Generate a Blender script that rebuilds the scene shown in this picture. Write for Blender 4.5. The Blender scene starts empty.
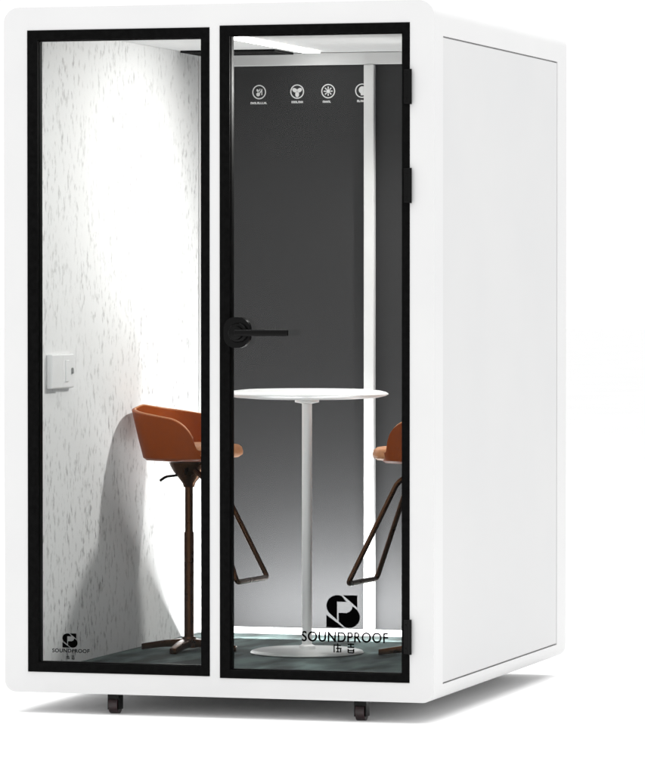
import bpy, bmesh, math, random
from mathutils import Vector, Matrix
random.seed(7)
S = bpy.context.scene
C = S.collection
R = math.radians

# ------------------------------------------------------------------ materials
def mat(name, color, rough=.5, metal=0., spec=.5, coat=0.):
    m = bpy.data.materials.new(name); m.use_nodes = True
    b = m.node_tree.nodes['Principled BSDF']
    b.inputs['Base Color'].default_value = (*color, 1)
    b.inputs['Roughness'].default_value = rough
    b.inputs['Metallic'].default_value = metal
    b.inputs['Specular IOR Level'].default_value = spec
    b.inputs['Coat Weight'].default_value = coat
    return m

def nodes(m):
    nt = m.node_tree
    return nt, nt.nodes, nt.links, nt.nodes['Principled BSDF']

def add_noise(m, scale, lo, hi, c0, c1, bump=0., mapping=(1, 1, 1), detail=4, bump_dist=.002, rough=None):
    """two-tone noise colour + fine bump, in object space"""
    nt, n, l, b = nodes(m)
    tc = n.new('ShaderNodeTexCoord'); mp = n.new('ShaderNodeMapping')
    mp.inputs['Scale'].default_value = mapping
    l.new(tc.outputs['Object'], mp.inputs['Vector'])
    nz = n.new('ShaderNodeTexNoise'); nz.inputs['Scale'].default_value = scale
    nz.inputs['Detail'].default_value = detail
    l.new(mp.outputs['Vector'], nz.inputs['Vector'])
    rp = n.new('ShaderNodeValToRGB')
    rp.color_ramp.elements[0].position = lo; rp.color_ramp.elements[0].color = (*c0, 1)
    rp.color_ramp.elements[1].position = hi; rp.color_ramp.elements[1].color = (*c1, 1)
    l.new(nz.outputs['Fac'], rp.inputs['Fac'])
    l.new(rp.outputs['Color'], b.inputs['Base Color'])
    if bump:
        bp = n.new('ShaderNodeBump'); bp.inputs['Strength'].default_value = bump
        bp.inputs['Distance'].default_value = bump_dist
        l.new(nz.outputs['Fac'], bp.inputs['Height']); l.new(bp.outputs['Normal'], b.inputs['Normal'])
    if rough:
        mr = n.new('ShaderNodeMapRange'); mr.inputs['To Min'].default_value = rough[0]; mr.inputs['To Max'].default_value = rough[1]
        l.new(nz.outputs['Fac'], mr.inputs['Value']); l.new(mr.outputs['Result'], b.inputs['Roughness'])
    return m

M = {}
M['shell'] = add_noise(mat('white_powder_coat', (.8, .8, .8), .42), 3.0, .3, .7, (.536, .536, .538), (.556, .556, .554), rough=(.38, .48), bump=.08, bump_dist=.004)
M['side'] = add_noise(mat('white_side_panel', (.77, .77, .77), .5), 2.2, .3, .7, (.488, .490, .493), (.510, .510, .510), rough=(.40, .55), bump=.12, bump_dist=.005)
M['frame'] = add_noise(mat('black_frame_paint', (.006, .006, .006), .42, 0, .02), 60, .3, .7, (.002, .002, .002), (.004, .004, .004), rough=(.34, .46))
M['black'] = mat('black_hardware', (.001, .001, .001), .22, 0, .12)
M['ink'] = mat('black_decal', (.001, .001, .001), .6, 0, .0)
M['white_ink'] = mat('white_decal', (.62, .62, .62), .6)
M['trim'] = add_noise(mat('white_trim', (.82, .82, .82), .4), 5, .3, .7, (.56, .56, .56), (.60, .60, .60))
M['ceiling'] = add_noise(mat('ceiling_panel', (.6, .6, .6), .7), 40, .3, .7, (.58, .58, .58), (.62, .62, .62), bump=.1)
M['back'] = add_noise(mat('dark_grey_panel', (.05, .05, .05), .75, 0, .15), 90, .3, .7, (.025, .025, .0258), (.029, .029, .0298))
M['carpet'] = add_noise(mat('teal_carpet', (.1, .14, .13), .8, 0, .3), 9, .40, .64, (.012, .020, .020), (.105, .150, .145), bump=.4, mapping=(1, .3, 1), detail=9)
M['table'] = add_noise(mat('white_table_lacquer', (.85, .85, .85), .3), 4, .3, .7, (.83, .83, .83), (.87, .87, .87))
M['pole'] = add_noise(mat('brushed_pole', (.7, .7, .7), .3, .0), 30, .3, .7, (.86, .86, .86), (.93, .93, .93), mapping=(1, 1, .1))
M['base'] = add_noise(mat('grey_base_plate', (.5, .5, .5), .3), 6, .3, .7, (.44, .46, .455), (.52, .53, .525), rough=(.25, .4))
M['leather'] = add_noise(mat('orange_leather', (.42, .11, .025), .42, 0, .15), 160, .35, .65, (.205, .036, .002), (.275, .052, .003), bump=.25, bump_dist=.0008, rough=(.36, .5))
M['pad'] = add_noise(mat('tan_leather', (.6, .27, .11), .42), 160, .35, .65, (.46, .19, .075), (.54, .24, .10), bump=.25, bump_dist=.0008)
M['bronze'] = add_noise(mat('bronze_metal', (.06, .03, .013), .28, 1.), 40, .3, .7, (.060, .026, .011), (.075, .034, .015), rough=(.22, .36))
M['rubber'] = add_noise(mat('dark_castor', (.012, .003, .004), .35), 40, .3, .7, (.006, .002, .002), (.02, .004, .006))
M['plate'] = mat('socket_plastic', (.82, .82, .82), .35)
M['knob'] = mat('grey_knob', (.22, .22, .22), .5)
M['ground'] = add_noise(mat('white_floor', (.93, .93, .93), .7, 0, .2), .8, .3, .7, (.93, .93, .93), (.95, .95, .95))

# white acoustic felt with short vertical flecks
def felt():
    m = mat('white_felt', (.9, .9, .9), .9, 0, .1)
    nt, n, l, b = nodes(m)
    tc = n.new('ShaderNodeTexCoord')
    def noise(scale, sc, detail, rough=.5):
        mp = n.new('ShaderNodeMapping'); mp.inputs['Scale'].default_value = sc
        mp.inputs['Rotation'].default_value = (R(8), 0, 0)
        l.new(tc.outputs['Object'], mp.inputs['Vector'])
        z = n.new('ShaderNodeTexNoise'); z.inputs['Scale'].default_value = scale
        z.inputs['Detail'].default_value = detail; z.inputs['Roughness'].default_value = rough
        l.new(mp.outputs['Vector'], z.inputs['Vector']); return z
    fine = noise(42, (1, 1.2, .55), 4, .62)
    big = noise(2.1, (1, 1, .6), 3)
    r1 = n.new('ShaderNodeValToRGB')
    r1.color_ramp.elements[0].position = .54; r1.color_ramp.elements[0].color = (0, 0, 0, 1)
    r1.color_ramp.elements[1].position = .70; r1.color_ramp.elements[1].color = (1, 1, 1, 1)
    l.new(fine.outputs['Fac'], r1.inputs['Fac'])
    r2 = n.new('ShaderNodeValToRGB')
    r2.color_ramp.elements[0].position = .32; r2.color_ramp.elements[0].color = (.25, .25, .25, 1)
    r2.color_ramp.elements[1].position = .68; r2.color_ramp.elements[1].color = (1, 1, 1, 1)
    l.new(big.outputs['Fac'], r2.inputs['Fac'])
    mu = n.new('ShaderNodeMath'); mu.operation = 'MULTIPLY'
    l.new(r1.outputs['Color'], mu.inputs[0]); l.new(r2.outputs['Color'], mu.inputs[1])
    mx = n.new('ShaderNodeMix'); mx.data_type = 'RGBA'
    mx.inputs[6].default_value = (.76, .76, .76, 1); mx.inputs[7].default_value = (.25, .25, .25, 1)
    l.new(mu.outputs[0], mx.inputs[0]); l.new(mx.outputs[2], b.inputs['Base Color'])
    bp = n.new('ShaderNodeBump'); bp.inputs['Strength'].default_value = .3; bp.inputs['Distance'].default_value = .0015
    l.new(fine.outputs['Fac'], bp.inputs['Height']); l.new(bp.outputs['Normal'], b.inputs['Normal'])
    return m
M['felt'] = felt()

def glass():
    m = bpy.data.materials.new('clear_glass'); m.use_nodes = True
    nt = m.node_tree; n = nt.nodes; l = nt.links
    n.clear()
    o = n.new('ShaderNodeOutputMaterial'); mix = n.new('ShaderNodeMixShader')
    t = n.new('ShaderNodeBsdfTransparent'); t.inputs['Color'].default_value = (.93, .938, .936, 1)
    g = n.new('ShaderNodeBsdfGlossy'); g.inputs['Roughness'].default_value = .02
    f = n.new('ShaderNodeFresnel'); f.inputs['IOR'].default_value = 1.14
    l.new(f.outputs[0], mix.inputs[0]); l.new(t.outputs[0], mix.inputs[1]); l.new(g.outputs[0], mix.inputs[2])
    l.new(mix.outputs[0], o.inputs[0])
    return m
M['glass'] = glass()

def emit(name, c, s):
    m = bpy.data.materials.new(name); m.use_nodes = True
    n = m.node_tree.nodes; n.clear()
    o = n.new('ShaderNodeOutputMaterial'); e = n.new('ShaderNodeEmission')
    e.inputs[0].default_value = (*c, 1); e.inputs[1].default_value = s
    m.node_tree.links.new(e.outputs[0], o.inputs[0])
    return m
M['led'] = emit('led_diffuser', (1, .985, .96), 12.)

# ------------------------------------------------------------------ mesh helpers
def link_mesh(name, bm, m, parent=None, smooth=False, angle=35):
    me = bpy.data.meshes.new(name); bmesh.ops.recalc_face_normals(bm, faces=bm.faces[:])
    if smooth:
        for f in bm.faces: f.smooth = True
        for e in bm.edges:
            if len(e.link_faces) == 2 and e.calc_face_angle(0) > R(angle): e.smooth = False
    bm.to_mesh(me); bm.free()
    o = bpy.data.objects.new(name, me); C.objects.link(o)
    if m: me.materials.append(m)
    if parent: o.parent = parent
    return o

def empty(name, loc, label=None, cat=None, group=None):
    o = bpy.data.objects.new(name, None); C.objects.link(o); o.location = loc
    o.empty_display_size = .1
    if label: o['label'] = label
    if cat: o['category'] = cat
    if group: o['group'] = group
    return o

def box(bm, x0, x1, y0, y1, z0, z1, bev=0., seg=2):
    r = bmesh.ops.create_cube(bm, size=1)
    bmesh.ops.scale(bm, vec=(x1-x0, y1-y0, z1-z0), verts=r['verts'])
    bmesh.ops.translate(bm, vec=((x0+x1)/2, (y0+y1)/2, (z0+z1)/2), verts=r['verts'])
    if bev:
        es = list({e for v in r['verts'] for e in v.link_edges})
        bmesh.ops.bevel(bm, geom=es, offset=bev, segments=seg, affect='EDGES', profile=.5)

def prism_xz(bm, pts, y0, y1):
    """closed polygon in (x, z) extruded along y"""
    a = [bm.verts.new((x, y0, z)) for x, z in pts]; b = [bm.verts.new((x, y1, z)) for x, z in pts]
    n = len(pts)
    bm.faces.new(a); bm.faces.new(b[::-1])
    for i in range(n): bm.faces.new((a[i], b[i], b[(i+1) % n], a[(i+1) % n]))

def ring_xz(bm, o, i, y0, y1):
    """rectangular picture frame: o, i = (x0, x1, z0, z1)"""
    def rect(r, y): return [bm.verts.new(p) for p in ((r[0], y, r[2]), (r[1], y, r[2]), (r[1], y, r[3]), (r[0], y, r[3]))]
    of, ob, nf, nb = rect(o, y0), rect(o, y1), rect(i, y0), rect(i, y1)
    for k in range(4):
        j = (k+1) % 4
        bm.faces.new((of[k], of[j], nf[j], nf[k])); bm.faces.new((ob[k], nb[k], nb[j], ob[j]))
        bm.faces.new((of[k], ob[k], ob[j], of[j])); bm.faces.new((nf[k], nf[j], nb[j], nb[k]))

def rrect(x0, x1, z0, z1, r, n=10, rb=None):
    pts = []; rb = rb or r; rt = r
    for r, cx, cz, a0 in ((rb, x1-rb, z0+rb, -90), (rt, x1-rt, z1-rt, 0), (rt, x0+rt, z1-rt, 90), (rb, x0+rb, z0+rb, 180)):
        for k in range(n+1):
            a = R(a0+90*k/n); pts.append((cx+r*math.cos(a), cz+r*math.sin(a)))
    return pts

def lathe(bm, prof, seg=48, c=(0, 0, 0)):
    rings = []
    for r, z in prof:
        if r < 1e-6: rings.append([bm.verts.new((c[0], c[1], c[2]+z))])
        else: rings.append([bm.verts.new((c[0]+r*math.cos(2*math.pi*k/seg), c[1]+r*math.sin(2*math.pi*k/seg), c[2]+z)) for k in range(seg)])
    for a, b in zip(rings, rings[1:]):
        for k in range(seg):
            j = (k+1) % seg
            if len(a) == 1: bm.faces.new((a[0], b[k], b[j]))
            elif len(b) == 1: bm.faces.new((a[k], b[0], a[j]))
            else: bm.faces.new((a[k], b[k], b[j], a[j]))

def round_path(P, r, n=6, closed=False):
    P = [Vector(p) for p in P]; out = [P[0]]
    for a, b, c in zip(P, P[1:], P[2:]):
        d1 = (a-b).normalized(); d2 = (c-b).normalized()
        s, e = b+d1*r, b+d2*r
        for k in range(n+1):
            t = k/n; out.append(s*(1-t)**2+b*2*t*(1-t)+e*t*t)
    out.append(P[-1]); return out

def tube(bm, P, r, seg=12):
    P = [Vector(p) for p in P]; rings = []; up = None
    for i, p in enumerate(P):
        d = (P[min(i+1, len(P)-1)]-P[max(i-1, 0)]).normalized()
        if up is None: up = d.orthogonal().normalized()
        up = (up-d*up.dot(d)).normalized(); s = d.cross(up)
        rad = r[i] if isinstance(r, (list, tuple)) else r
        rings.append([bm.verts.new(p+(up*math.cos(2*math.pi*k/seg)+s*math.sin(2*math.pi*k/seg))*rad) for k in range(seg)])
    for a, b in zip(rings, rings[1:]):
        for k in range(seg): bm.faces.new((a[k], a[(k+1) % seg], b[(k+1) % seg], b[k]))
    bm.faces.new(rings[0][::-1]); bm.faces.new(rings[-1])

def boolean(bm, cutters):
    """difference of bm with each cutter bmesh (exact solver) -> bmesh"""
    o = link_mesh('tmp', bm, None); cs = []
    for c in cutters:
        k = link_mesh('cut', c, None); cs.append(k)
        md = o.modifiers.new('b', 'BOOLEAN'); md.object = k; md.operation = 'DIFFERENCE'; md.solver = 'EXACT'
    ev = o.evaluated_get(bpy.context.evaluated_depsgraph_get())
    me = bpy.data.meshes.new_from_object(ev)
    out = bmesh.new(); out.from_mesh(me); bpy.data.meshes.remove(me)
    for k in cs+[o]:
        d = k.data; bpy.data.objects.remove(k); bpy.data.meshes.remove(d)
    return out

def cut_box(*a):
    b = bmesh.new(); box(b, *a); return b

def modified(bm, mods):
    o = link_mesh('tmp', bm, None)
    for kind, kw in mods:
        md = o.modifiers.new('m', kind)
        for k, v in kw.items(): setattr(md, k, v)
    me = bpy.data.meshes.new_from_object(o.evaluated_get(bpy.context.evaluated_depsgraph_get()))
    out = bmesh.new(); out.from_mesh(me); bpy.data.meshes.remove(me)
    d = o.data; bpy.data.objects.remove(o); bpy.data.meshes.remove(d)
    return out

# ------------------------------------------------------------------ booth
W, D, H = 1.5596, 1.9923, 2.4
booth = empty('soundproof_booth', (0, 0, 0), 'white rounded soundproof booth with black framed glass front standing on small castors', 'booth')

LO = (.0865, .757, .072, 2.320)       # left opening
DO = (.793, 1.4740, .067, 2.325)      # door opening

bm = bmesh.new()
prism_xz(bm, rrect(0, W, 0, H, .055, 12, .04), 0, D)
fe = [e for e in bm.edges if (abs(e.verts[0].co.y) < 1e-6 and abs(e.verts[1].co.y) < 1e-6) or (abs(e.verts[0].co.y-D) < 1e-6 and abs(e.verts[1].co.y-D) < 1e-6)]
bmesh.ops.bevel(bm, geom=fe, offset=.022, segments=5, affect='EDGES', profile=.5)
GY0, GY1, GZ0, GZ1 = .120, 1.840, .055, 2.283
bm = boolean(bm, [cut_box(.08, 1.48, .05, 1.94, .05, 2.355),
                  cut_box(LO[0], LO[1], -.1, .08, LO[2], LO[3]),
                  cut_box(DO[0], DO[1], -.1, .08, DO[2], DO[3]),
                  cut_box(W-.012, W+.1, GY0, GY1, GZ0, GZ1)])
link_mesh('shell', bm, M['shell'], booth, smooth=True, angle=25)

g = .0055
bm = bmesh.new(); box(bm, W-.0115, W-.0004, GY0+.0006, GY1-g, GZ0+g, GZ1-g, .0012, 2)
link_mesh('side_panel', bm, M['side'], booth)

# lining
bm = bmesh.new(); box(bm, .082, .110, .052, 1.9, .068, 2.335)
link_mesh('felt_wall', bm, M['felt'], booth)
bm = bmesh.new(); box(bm, 1.450, 1.478, .052, 1.9, .068, 2.335)
link_mesh('grey_wall', bm, M['back'], booth)
bm = bmesh.new(); box(bm, .082, 1.478, .052, 1.938, .0505, .067)
link_mesh('carpet', bm, M['carpet'], booth)
ceil = bmesh.new(); box(ceil, .082, 1.478, .052, 1.938, 2.3355, 2.353)
ceil = link_mesh('ceiling_panel', ceil, M['ceiling'], booth)
bm = bmesh.new(); box(bm, .083, 1.477, 1.902, 1.936, .068, 2.335)
back = link_mesh('back_panel', bm, M['back'], booth)

# trim of the back wall: rail under the ceiling, post, baseboard
bm = bmesh.new(); box(bm, .1105, 1.4495, 1.880, 1.901, 2.287, 2.334, .003)
link_mesh('top_rail', bm, M['trim'], booth)
bm = bmesh.new(); box(bm, .782, .824, 1.872, 1.901, .094, 2.286, .004)
link_mesh('post', bm, M['trim'], booth)
bm = bmesh.new(); box(bm, .1105, 1.4495, 1.878, 1.901, .0675, .093, .003)
link_mesh('baseboard', bm, M['trim'], booth)
# corner bead where felt meets the back wall
bm = bmesh.new(); box(bm, .1105, .122, 1.866, 1.8775, .0675, 2.334, .003)
link_mesh('corner_bead', bm, M['trim'], booth)

# ceiling fittings
bm = bmesh.new(); box(bm, .572, .634, .12, 1.78, 2.3275, 2.3352, .002)
link_mesh('light_strip', bm, M['led'], ceil)
bm = bmesh.new(); ring_xz(bm, (.125, .505, 1.60, 1.85), (.14, .49, 1.615, 1.835), 0, .008)
for k in range(9):
    y = 1.628+k*.0245
    box(bm, .138, .492, .002, .006, y, y+.012)
for v in bm.verts: v.co = Vector((v.co.x, v.co.z, 2.327+v.co.y))
box(bm, .130, .500, 1.605, 1.845, 2.3342, 2.3353)
link_mesh('vent', bm, M['frame'], ceil)

# back panel icons ------------------------------------------------------------
def ring_mark(bm, cx, cz, ro, ri, y, n=40):
    a = [bm.verts.new((cx+ro*math.cos(2*math.pi*k/n), y, cz+ro*math.sin(2*math.pi*k/n))) for k in range(n)]
    b = [bm.verts.new((cx+ri*math.cos(2*math.pi*k/n), y, cz+ri*math.sin(2*math.pi*k/n))) for k in range(n)]
    for k in range(n): bm.faces.new((a[k], a[(k+1) % n], b[(k+1) % n], b[k]))
def disc_mark(bm, cx, cz, rx, rz, y, rot=0, n=20):
    pts = []
    for k in range(n):
        u, v = rx*math.cos(2*math.pi*k/n), rz*math.sin(2*math.pi*k/n)
        pts.append(bm.verts.new((cx+u*math.cos(rot)-v*math.sin(rot), y, cz+u*math.sin(rot)+v*math.cos(rot))))
    bm.faces.new(pts)
def bar_mark(bm, x0, z0, x1, z1, w, y):
    d = Vector((x1-x0, z1-z0)).normalized(); nx, nz = -d.y*w/2, d.x*w/2
    bm.faces.new([bm.verts.new((x, y, z)) for x, z in ((x0+nx, z0+nz), (x1+nx, z1+nz), (x1-nx, z1-nz), (x0-nx, z0-nz))])
def caption(bm, cx, z, w, y, seed):
    rr = random.Random(seed); x = cx-w/2
    while x < cx+w/2-.004:
        h = .0085
        bar_mark(bm, x+.001, z, x+.001, z+h, .0022, y)
        k = rr.randrange(3)
        bar_mark(bm, x+.002, z+(h-.001 if k == 0 else .001 if k == 1 else h/2), x+.0055, z+(h-.001 if k == 0 else .001 if k == 1 else h/2), .0022, y)
        if k != 1: bar_mark(bm, x+.005, z, x+.005, z+h*.9, .002, y)
        x += .0068
def thick(bm, t):
    r = bmesh.ops.extrude_face_region(bm, geom=bm.faces[:])
    bmesh.ops.translate(bm, vec=(0, t, 0), verts=[v for v in r['geom'] if isinstance(v, bmesh.types.BMVert)])
IY, IZ = 1.9008, 2.186
for i, ix in enumerate((.350, .505, .631, .768)):
    bm = bmesh.new()
    ring_mark(bm, ix, IZ, .0280, .0238, IY)
    if i == 0:
        disc_mark(bm, ix-.004, IZ-.009, .0075, .0075, IY); disc_mark(bm, ix-.006, IZ+.006, .0045, .006, IY, .6)
        bar_mark(bm, ix+.002, IZ-.004, ix+.010, IZ+.006, .004, IY); bar_mark(bm, ix+.011, IZ-.012, ix+.011, IZ+.012, .0035, IY)
        bar_mark(bm, ix+.001, IZ+.004, ix+.004, IZ+.013, .003, IY)
        caption(bm, ix, IZ-.047, .070, IY, 1)
    elif i == 1:
        for a in (30, 150, 270): disc_mark(bm, ix+.0105*math.cos(R(a)), IZ+.0105*math.sin(R(a)), .0115, .0078, IY, R(a))
        caption(bm, ix, IZ-.045, .046, IY, 2)
    elif i == 2:
        disc_mark(bm, ix, IZ, .0075, .0075, IY)
        for a in range(0, 360, 45): bar_mark(bm, ix+.009*math.cos(R(a)), IZ+.009*math.sin(R(a)), ix+.018*math.cos(R(a)), IZ+.018*math.sin(R(a)), .0042, IY)
        caption(bm, ix-.004, IZ-.045, .036, IY, 3)
    else:
        disc_mark(bm, ix+.001, IZ+.003, .0145, .0145, IY)
        bm.faces.new([bm.verts.new((ix+.001+a, IY-.0004, IZ+b)) for a, b in ((-.007, -.010), (.007, -.010), (.006, -.018), (-.006, -.018))])
        caption(bm, ix+.003, IZ-.044, .046, IY, 4)
    thick(bm, .0008)
    link_mesh('icon', bm, M['white_ink'], back)

# emblem and lettering on the glass -------------------------------------------
def emblem(bm, x0, z1, w, h, y):
    def P(pts): bm.faces.new([bm.verts.new((x0+u*w, y, z1-v*h)) for u, v in pts])
    def arc(cx, cy, rx, ry, a0, a1, n=10): return [(cx+rx*math.cos(R(a0+(a1-a0)*k/n)), cy+ry*math.sin(R(a0+(a1-a0)*k/n))) for k in range(n+1)]
    P([(.60, .205), (.315, .205), (.315, .765)] + arc(.33, .33, .33, .33, 128, 292, 16))
    P([(.49, .0), (.92, .0), (.92, .375)])
    P([(.0, .615), (.515, 1.), (.0, 1.)])
    P([(.365, .82), (.365, .545)] + [(.60, .545), (.70, .50), (.765, .42), (.775, .335)] + arc(.67, .67, .33, .33, -48, 112, 16))
def lettering(bm, body, x0, x1, z0, h, y, bold=0.0):
    cu = bpy.data.curves.new('t', 'FONT'); cu.body = body; cu.offset = bold; cu.space_character = 1.08; cu.resolution_u = 6
    o = bpy.data.objects.new('t', cu); C.objects.link(o)
    bpy.context.view_layer.update()
    me = bpy.data.meshes.new_from_object(o.evaluated_get(bpy.context.evaluated_depsgraph_get()))
    bpy.data.objects.remove(o); bpy.data.curves.remove(cu)
    xs = [v.co.x for v in me.vertices]; ys = [v.co.y for v in me.vertices]
    sx = (x1-x0)/(max(xs)-min(xs)); sz = h/(max(ys)-min(ys)); mx, my = min(xs), min(ys)
    for v in me.vertices: v.co = ((v.co.x-mx)*sx+x0, y, (v.co.y-my)*sz+z0)
    bm.from_mesh(me); bpy.data.meshes.remove(me)
def glyphs(bm, cx, z, s, y):
    """two small square ideogram-like marks under the name"""
    for k in (-1, 1):
        c = cx+k*s*.75; u = s/8
        segs = [(-3.4, 3, -3.4, -4), (-3.4, 2.2, 3, 2.2), (0, 4, 0, -3.5), (-1.6, -.4, 3.4, -.4), (2.6, -1, 2.6, -4), (-1.4, -3.4, 1.6, -3.4)] if k < 0 else \
               [(-3, 3.4, 3, 3.4), (0, 4.2, 0, .6), (-3, .8, 3.2, .8), (-2.4, -.6, -2.4, -4), (2.6, -.6, 2.6, -4), (-2.4, -2.2, 2.6, -2.2), (-2.4, -4, 2.6, -4)]
        for a, b, d, e in segs: bar_mark(bm, c+a*u, z+b*u, c+d*u, z+e*u, u*1.1, y)

GP = .020   # pane front y
def framed_light(parent_name, O, inn):
    root = empty(parent_name, ((O[0]+O[1])/2, 0, O[2])); root.parent = booth
    off = Vector(root.location)
    bm = bmesh.new(); ring_xz(bm, (O[0]+.0012, O[1]-.0012, O[2]+.0012, O[3]-.0012), inn, -.004, .046)
    bmesh.ops.bevel(bm, geom=[e for e in bm.edges], offset=.0022, segments=2, affect='EDGES', profile=.5)
    # thin gasket step just inside the frame
    ring_xz(bm, (inn[0]-.002, inn[1]+.002, inn[2]-.002, inn[3]+.002), (inn[0]+.003, inn[1]-.003, inn[2]+.003, inn[3]-.003), .010, .036)
    bmesh.ops.translate(bm, vec=-off, verts=bm.verts[:])
    link_mesh('frame', bm, M['frame'], root)
    bm = bmesh.new(); box(bm, inn[0]-.001, inn[1]+.001, GP, GP+.006, inn[2]-.001, inn[3]+.001)
    bmesh.ops.translate(bm, vec=-off, verts=bm.verts[:])
    link_mesh('glass_pane', bm, M['glass'], root)
    return root, off

win, woff = framed_light('fixed_window', LO, (.1265, .7255, .106, 2.284))
door, doff = framed_light('door', DO, (.8305, 1.4460, .0965, 2.2905))

def decal(root, off, ex, ez, ew, eh, tx0, tx1, tz, th, gx, gz, gs):
    y = GP-.0012
    bm = bmesh.new(); emblem(bm, ex, ez, ew, eh, y)
    lettering(bm, 'SOUNDPROOF', tx0, tx1, tz, th, y, .018)
    glyphs(bm, gx, gz, gs, y)
    thick(bm, .0009)
    bmesh.ops.translate(bm, vec=-off, verts=bm.verts[:])
    link_mesh('logo', bm, M['ink'], root)
decal(door, doff, 1.172, .362, .120, .112, 1.083, 1.392, .200, .036, 1.236, .180, .031)
decal(win, woff, .208, .208, .056, .050, .170, .308, .1405, .0135, .238, .124, .0125)

# door handle
h = bmesh.new()
prism_xz(h, rrect(.812, .905, 1.212, 1.318, .040, 10), -.016, .012)
bmesh.ops.bevel(h, geom=[e for e in h.edges if abs(e.verts[0].co.y+.016) < 1e-5 and abs(e.verts[1].co.y+.016) < 1e-5], offset=.005, segments=3, affect='EDGES', profile=.5)
t = bmesh.new(); lathe(t, [(0, 0), (.034, 0), (.034, .012), (.031, .016), (.024, .017), (.022, .030), (.012, .032), (0, .032)], 36)
for v in t.verts: v.co = Vector((.866+v.co.x, -.0155-v.co.z, 1.264+v.co.y))
me = bpy.data.meshes.new('t'); t.to_mesh(me); t.free(); h.from_mesh(me); bpy.data.meshes.remove(me)
bx = bmesh.new(); box(bx, .862, 1.056, -.058, -.046, 1.253, 1.2755, .004, 3)
me = bpy.data.meshes.new('t'); bx.to_mesh(me); bx.free(); h.from_mesh(me); bpy.data.meshes.remove(me)
tube(h, [(.866, -.03, 1.264), (.866, -.05, 1.264)], .011, 16)
bmesh.ops.translate(h, vec=-doff, verts=h.verts[:])
link_mesh('handle', h, M['black'], door, smooth=True)

# hinges
for hz in (2.105, 1.768, .225):
    bm = bmesh.new(); box(bm, 1.4545, 1.4825, -.012, -.0035, hz-.059, hz+.059, .003, 3)
    tube(bm, [(1.4775, -.010, hz-.060), (1.4775, -.010, hz+.060)], .006, 14)
    for dz in (-.04, .04):
        k = bmesh.new(); lathe(k, [(0, 0), (.004, 0), (.0035, .0015), (0, .002)], 12)
        for v in k.verts: v.co = Vector((1.463+v.co.x, -.0122-v.co.z, hz+dz+v.co.y))
        me = bpy.data.meshes.new('t'); k.to_mesh(me); k.free(); bm.from_mesh(me); bpy.data.meshes.remove(me)
    bmesh.ops.translate(bm, vec=-doff, verts=bm.verts[:])
    link_mesh('hinge', bm, M['black'], door)

# wall socket on the felt
sk = empty('wall_socket', (.110, .275, 1.12)); sk.parent = booth
def sbox(name, m, *a, bev=.003):
    b = bmesh.new(); box(b, *a, bev); bmesh.ops.translate(b, vec=(-.110, -.275, -1.12), verts=b.verts[:])
    return link_mesh(name, b, m, sk)
sbox('socket_box', M['plate'], .1095, .132, .128, .245, 1.062, 1.184, bev=.005)
sbox('cover_plate', M['plate'], .1095, .128, .250, .372, 1.062, 1.184, bev=.005)
sbox('rocker_switch', M['plate'], .127, .132, .275, .305, 1.085, 1.162, bev=.002)
sbox('thermostat_knob', M['knob'], .127, .134, .340, .352, 1.112, 1.134, bev=.003)

# castors
GZ = -.074
for cx, cy in ((.381, .085), (1.280, .085), (.25, D-.15), (1.308, D-.15)):
    ca = empty('castor', (cx, cy, GZ)); ca.parent = booth
    bm = bmesh.new(); tube(bm, [(-.016, 0, .030), (.016, 0, .030)], .030, 28)
    bmesh.ops.bevel(bm, geom=[e for e in bm.edges if e.calc_face_angle(0) > 1], offset=.006, segments=3, affect='EDGES', profile=.5)
    link_mesh('wheel', bm, M['rubber'], ca, smooth=True, angle=60)
    bm = bmesh.new()
    for s in (-1, 1): box(bm, s*.0195-.0025, s*.0195+.0025, -.022, .022, .014, .070, .002)
    box(bm, -.0215, .0215, -.024, .024, .050, .0735, .003)
    link_mesh('fork', bm, M['black'], ca)

# ------------------------------------------------------------------ table
FZ = .0672
table = empty('bar_table', (.794, 1.06, FZ), 'tall round white pedestal table standing between the two orange stools', 'table')
bm = bmesh.new(); lathe(bm, [(0, .942), (.06, .940), (.20, .943), (.265, .948), (.292, .954), (.302, .9600), (.300, .9635), (.292, .968), (.27, .973), (.235, .9765), (0, .978)], 96)
link_mesh('tabletop', bm, M['table'], table, smooth=True, angle=50)
bm = bmesh.new(); lathe(bm, [(.0185, .016), (.0185, .925), (.045, .930), (.045, .9405), (0, .9408)], 32)
lathe(bm, [(.030, .0165), (.030, .028), (.0190, .034)], 32)
link_mesh('column', bm, M['pole'], table, smooth=True)
bm = bmesh.new(); lathe(bm, [(0, 0), (.205, 0), (.210, .004), (.206, .010), (.190, .0145), (.05, .0165), (0, .0165)], 96)
link_mesh('base_plate', bm, M['base'], table, smooth=True, angle=50)

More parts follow.
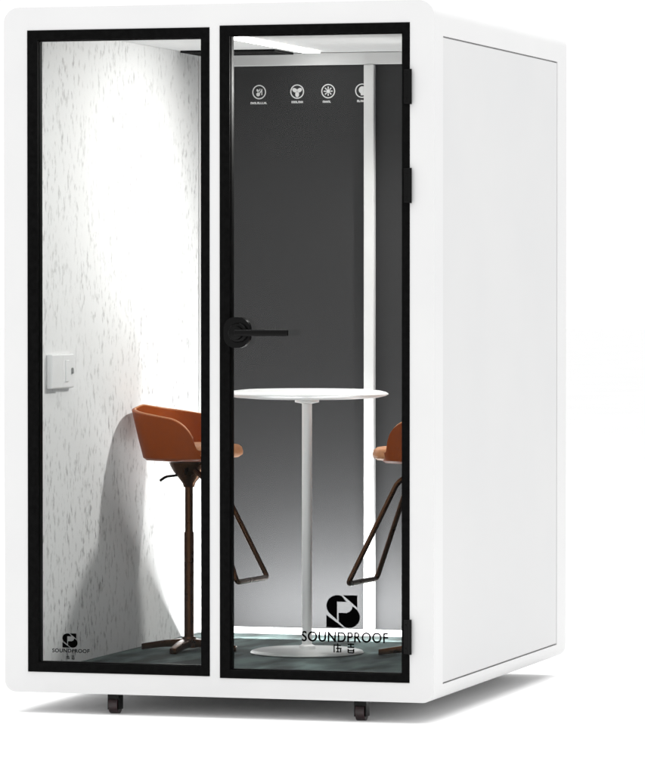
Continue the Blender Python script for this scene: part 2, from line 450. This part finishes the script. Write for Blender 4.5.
# ------------------------------------------------------------------ stools
def smoothstep(a, b, x):
    t = max(0, min(1, (x-a)/(b-a))); return t*t*(3-2*t)
def make_stool():
    t = empty('bar_stool', (.335, 1.06, FZ), None, 'stool', 'orange bucket stools at the table')
    # bucket: polar grid, phi=180 is the back; rim height falls towards the arm tips
    bm = bmesh.new(); N = 72; rings = []; z0 = .712
    levels = [(.25, 0, -.006), (.60, 0, -.004), (.88, 0, .0), (.96, .0, .010)]
    for lv in range(11):
        ring = []
        for k in range(N):
            a = 2*math.pi*k/N
            back = abs(((math.degrees(a)-180+180) % 360)-180)       # 0 at the back, 180 in front
            back = abs(180-math.degrees(a)) if math.degrees(a) <= 360 else 0
            hh = .022+(.182-.060*min(1, back/120)**1.2-.022)*math.sqrt(max(0, 1-max(0, min(1, (back-93)/30))**2))
            ex = 2.8
            cx_, sy_ = math.cos(a), math.sin(a)
            rr = (abs(cx_)**ex+abs(sy_)**ex)**(-1/ex)
            if lv < 4:
                q, _, dz = levels[lv]; Rr = .165*q; z = z0+dz
            else:
                v = (lv-3)/7
                Rr = .162*(.985+.015*min(1, v*3))+.030*v*min(1, hh/.16)*(1 if back < 130 else .2); z = z0+.018+hh*v
            X = Rr*rr*cx_*.98; Y = Rr*rr*sy_*1.10
            if lv >= 4 and back < 100: X -= .010*((lv-3)/7)*(1-back/100)
            ring.append(bm.verts.new((X, Y, z)))
        rings.append(ring)
    c = bm.verts.new((0, 0, z0-.013))
    for k in range(N): bm.faces.new((c, rings[0][(k+1) % N], rings[0][k]))
    for a, b in zip(rings, rings[1:]):
        for k in range(N): bm.faces.new((a[k], a[(k+1) % N], b[(k+1) % N], b[k]))
    rim = [v.co.copy() for v in rings[-1]]
    bm = modified(bm, [('SOLIDIFY', dict(thickness=.016, offset=-1)), ('BEVEL', dict(width=.004, segments=2, limit_method='ANGLE')), ('SUBSURF', dict(levels=1))])
    seat = link_mesh('bucket_seat', bm, M['leather'], t, smooth=True, angle=80)
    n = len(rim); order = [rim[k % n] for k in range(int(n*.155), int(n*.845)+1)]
    bm = bmesh.new(); tube(bm, [p+Vector((-.010*p.x/.16, -.010*p.y/.18, .0015)) for p in order], .0042, 8)  # pale tube along the rim, standing in for the highlight on its edge
    link_mesh('rim_highlight', bm, M['pad'], seat, smooth=True, angle=80)
    # cushion
    bm = bmesh.new(); N = 56
    prof = [(0, .720), (.60, .720), (.90, .722), (.99, .732), (1.0, .745), (.975, .760), (.90, .769), (.6, .775), (0, .777)]
    rings = []
    for q, z in prof:
        if q == 0: rings.append([bm.verts.new((.03, 0, z))]); continue
        ring = []
        for k in range(N):
            a = 2*math.pi*k/N; ex = 3.2; cx_, sy_ = math.cos(a), math.sin(a)
            rr = (abs(cx_)**ex+abs(sy_)**ex)**(-1/ex)
            ring.append(bm.verts.new((.030+q*rr*cx_*(.160 if cx_ > 0 else .150), q*rr*sy_*.158, z)))
        rings.append(ring)
    for a, b in zip(rings, rings[1:]):
        for k in range(N):
            j = (k+1) % N
            if len(a) == 1: bm.faces.new((a[0], b[k], b[j]))
            elif len(b) == 1: bm.faces.new((a[k], b[0], a[j]))
            else: bm.faces.new((a[k], b[k], b[j], a[j]))
    link_mesh('cushion', bm, M['pad'], t, smooth=True, angle=60)
    # hub with a height lever
    bm = bmesh.new(); lathe(bm, [(0, .610), (.020, .610), (.024, .625), (.058, .668), (.070, .690), (.074, .7035), (0, .704)], 28)
    hub = link_mesh('hub', bm, M['bronze'], t, smooth=True)
    bm = bmesh.new(); tube(bm, round_path([(-.03, -.02, .655), (-.07, -.06, .650), (-.085, -.075, .635)], .015), .005, 8)
    link_mesh('lever', bm, M['black'], hub, smooth=True)
    # column
    bm = bmesh.new(); lathe(bm, [(.0150, .40), (.0150, .612)], 24); lathe(bm, [(.0185, .03), (.0185, .440), (.0150, .445)], 24)
    link_mesh('column', bm, M['bronze'], t, smooth=True)
    # four-spoke foot
    bm = bmesh.new()
    lathe(bm, [(0, .052), (.024, .052), (.034, .030), (.036, .012), (0, .012)], 24)
    for k in range(4):
        a = R(90*k+4); L = .185
        q = bmesh.new(); v = []
        for x, w, zb, zt in ((.01, .020, .014, .046), (.09, .017, .012, .038), (L, .013, 0, .022)):
            v.append([q.verts.new((x, s, z)) for s, z in ((-w, zb), (w, zb), (w, zt), (-w, zt))])
        for A, B in zip(v, v[1:]):
            for i in range(4): q.faces.new((A[i], A[(i+1) % 4], B[(i+1) % 4], B[i]))
        q.faces.new(v[0][::-1]); q.faces.new(v[-1])
        bmesh.ops.bevel(q, geom=q.edges[:], offset=.003, segments=2, affect='EDGES', profile=.5)
        bmesh.ops.rotate(q, cent=(0, 0, 0), matrix=Matrix.Rotation(a, 3, 'Z'), verts=q.verts[:])
        me = bpy.data.meshes.new('t'); q.to_mesh(me); q.free(); bm.from_mesh(me); bpy.data.meshes.remove(me)
    link_mesh('foot', bm, M['bronze'], t, smooth=True)
    # footrest loop
    bm = bmesh.new()
    tube(bm, round_path([(.02, -.035, .690), (.095, -.060, .640), (.255, -.150, .270), (.255, .150, .270), (.095, .060, .640), (.02, .035, .690)], .022, 8), .0098, 14)
    link_mesh('footrest', bm, M['bronze'], t, smooth=True, angle=80)
    return t
def copy_tree(o, parent=None):
    c = o.copy(); C.objects.link(c); c.parent = parent
    for ch in list(o.children): copy_tree(ch, c)
    return c
st = make_stool()
st.rotation_euler.z = R(-5)
st['label'] = 'orange bucket bar stool beside the white felt wall, facing the table'
s2 = copy_tree(st); s2.location = (1.255, 1.06, FZ); s2.rotation_euler.z = R(180-5)
s2['label'] = "orange bucket bar stool half hidden behind the door's hinge edge"

# ------------------------------------------------------------------ ground
bm = bmesh.new()
bmesh.ops.create_grid(bm, x_segments=2, y_segments=2, size=150)
bmesh.ops.translate(bm, vec=(0, 0, GZ), verts=bm.verts[:])
gr = link_mesh('ground', bm, M['ground']); gr['kind'] = 'structure'; gr['label'] = 'seamless white studio floor'

# ------------------------------------------------------------------ light
w = bpy.data.worlds.new('World'); S.world = w; w.use_nodes = True
bg = w.node_tree.nodes['Background']; bg.inputs[0].default_value = (1, 1, 1, 1); bg.inputs[1].default_value = 1.06

def area(name, loc, target, sx, sy, power, color=(1, 1, 1)):
    d = bpy.data.lights.new(name, 'AREA'); d.shape = 'RECTANGLE'; d.size = sx; d.size_y = sy; d.energy = power; d.color = color
    o = bpy.data.objects.new(name, d); C.objects.link(o); o.location = loc
    o.rotation_euler = (Vector(target)-Vector(loc)).to_track_quat('-Z', 'Y').to_euler()
    return o
area('key_softbox', (-4, -7, 6), (.7, 0, 1.2), 3, 3, 60)
area('overhead_fill', (1.2, .6, 8), (1.2, .6, 0), 12, 12, 1150)  # added fill lamp, whitens the ground around the booth
d = bpy.data.lights.new('unseen_wall_spot', 'SPOT'); d.energy = 148; d.spot_size = R(142); d.spot_blend = 1; d.shadow_soft_size = .07; d.color = (1, .985, .96)  # added unseen spot, lights the felt wall and throws the stool's shadow
o = bpy.data.objects.new('unseen_wall_spot', d); C.objects.link(o); o.location = (1.40, 1.50, 2.22)
o.rotation_euler = (Vector((.11, .36, .30))-o.location).to_track_quat('-Z', 'Y').to_euler()
area('back_wall_fill', (.72, 1.62, .085), (.72, 1.9, .50), .95, .03, 42)  # added unseen lamp near the floor, brightens the foot of the back wall

# ------------------------------------------------------------------ camera
cam = bpy.data.cameras.new('camera'); co = bpy.data.objects.new('camera', cam); C.objects.link(co)
co.location = (5.28850751, -14.1168302, 1.4060527)
yaw, pit = -0.284290748, -0.0222721867
fw = Vector((math.sin(yaw)*math.cos(pit), math.cos(yaw)*math.cos(pit), math.sin(pit)))
co.rotation_euler = (math.pi/2+pit, 0, -yaw)
cam.sensor_fit = 'VERTICAL'; cam.sensor_height = 24; cam.sensor_width = 20; cam.lens = 4280.94937/774*24
cam.clip_end = 1000; cam.clip_start = .1
S.camera = co

S.render.engine = 'CYCLES'
S.cycles.transparent_max_bounces = 24
S.cycles.max_bounces = 14; S.cycles.diffuse_bounces = 6
S.view_settings.view_transform = 'Standard'
S.view_settings.look = 'None'
S.view_settings.exposure = 0
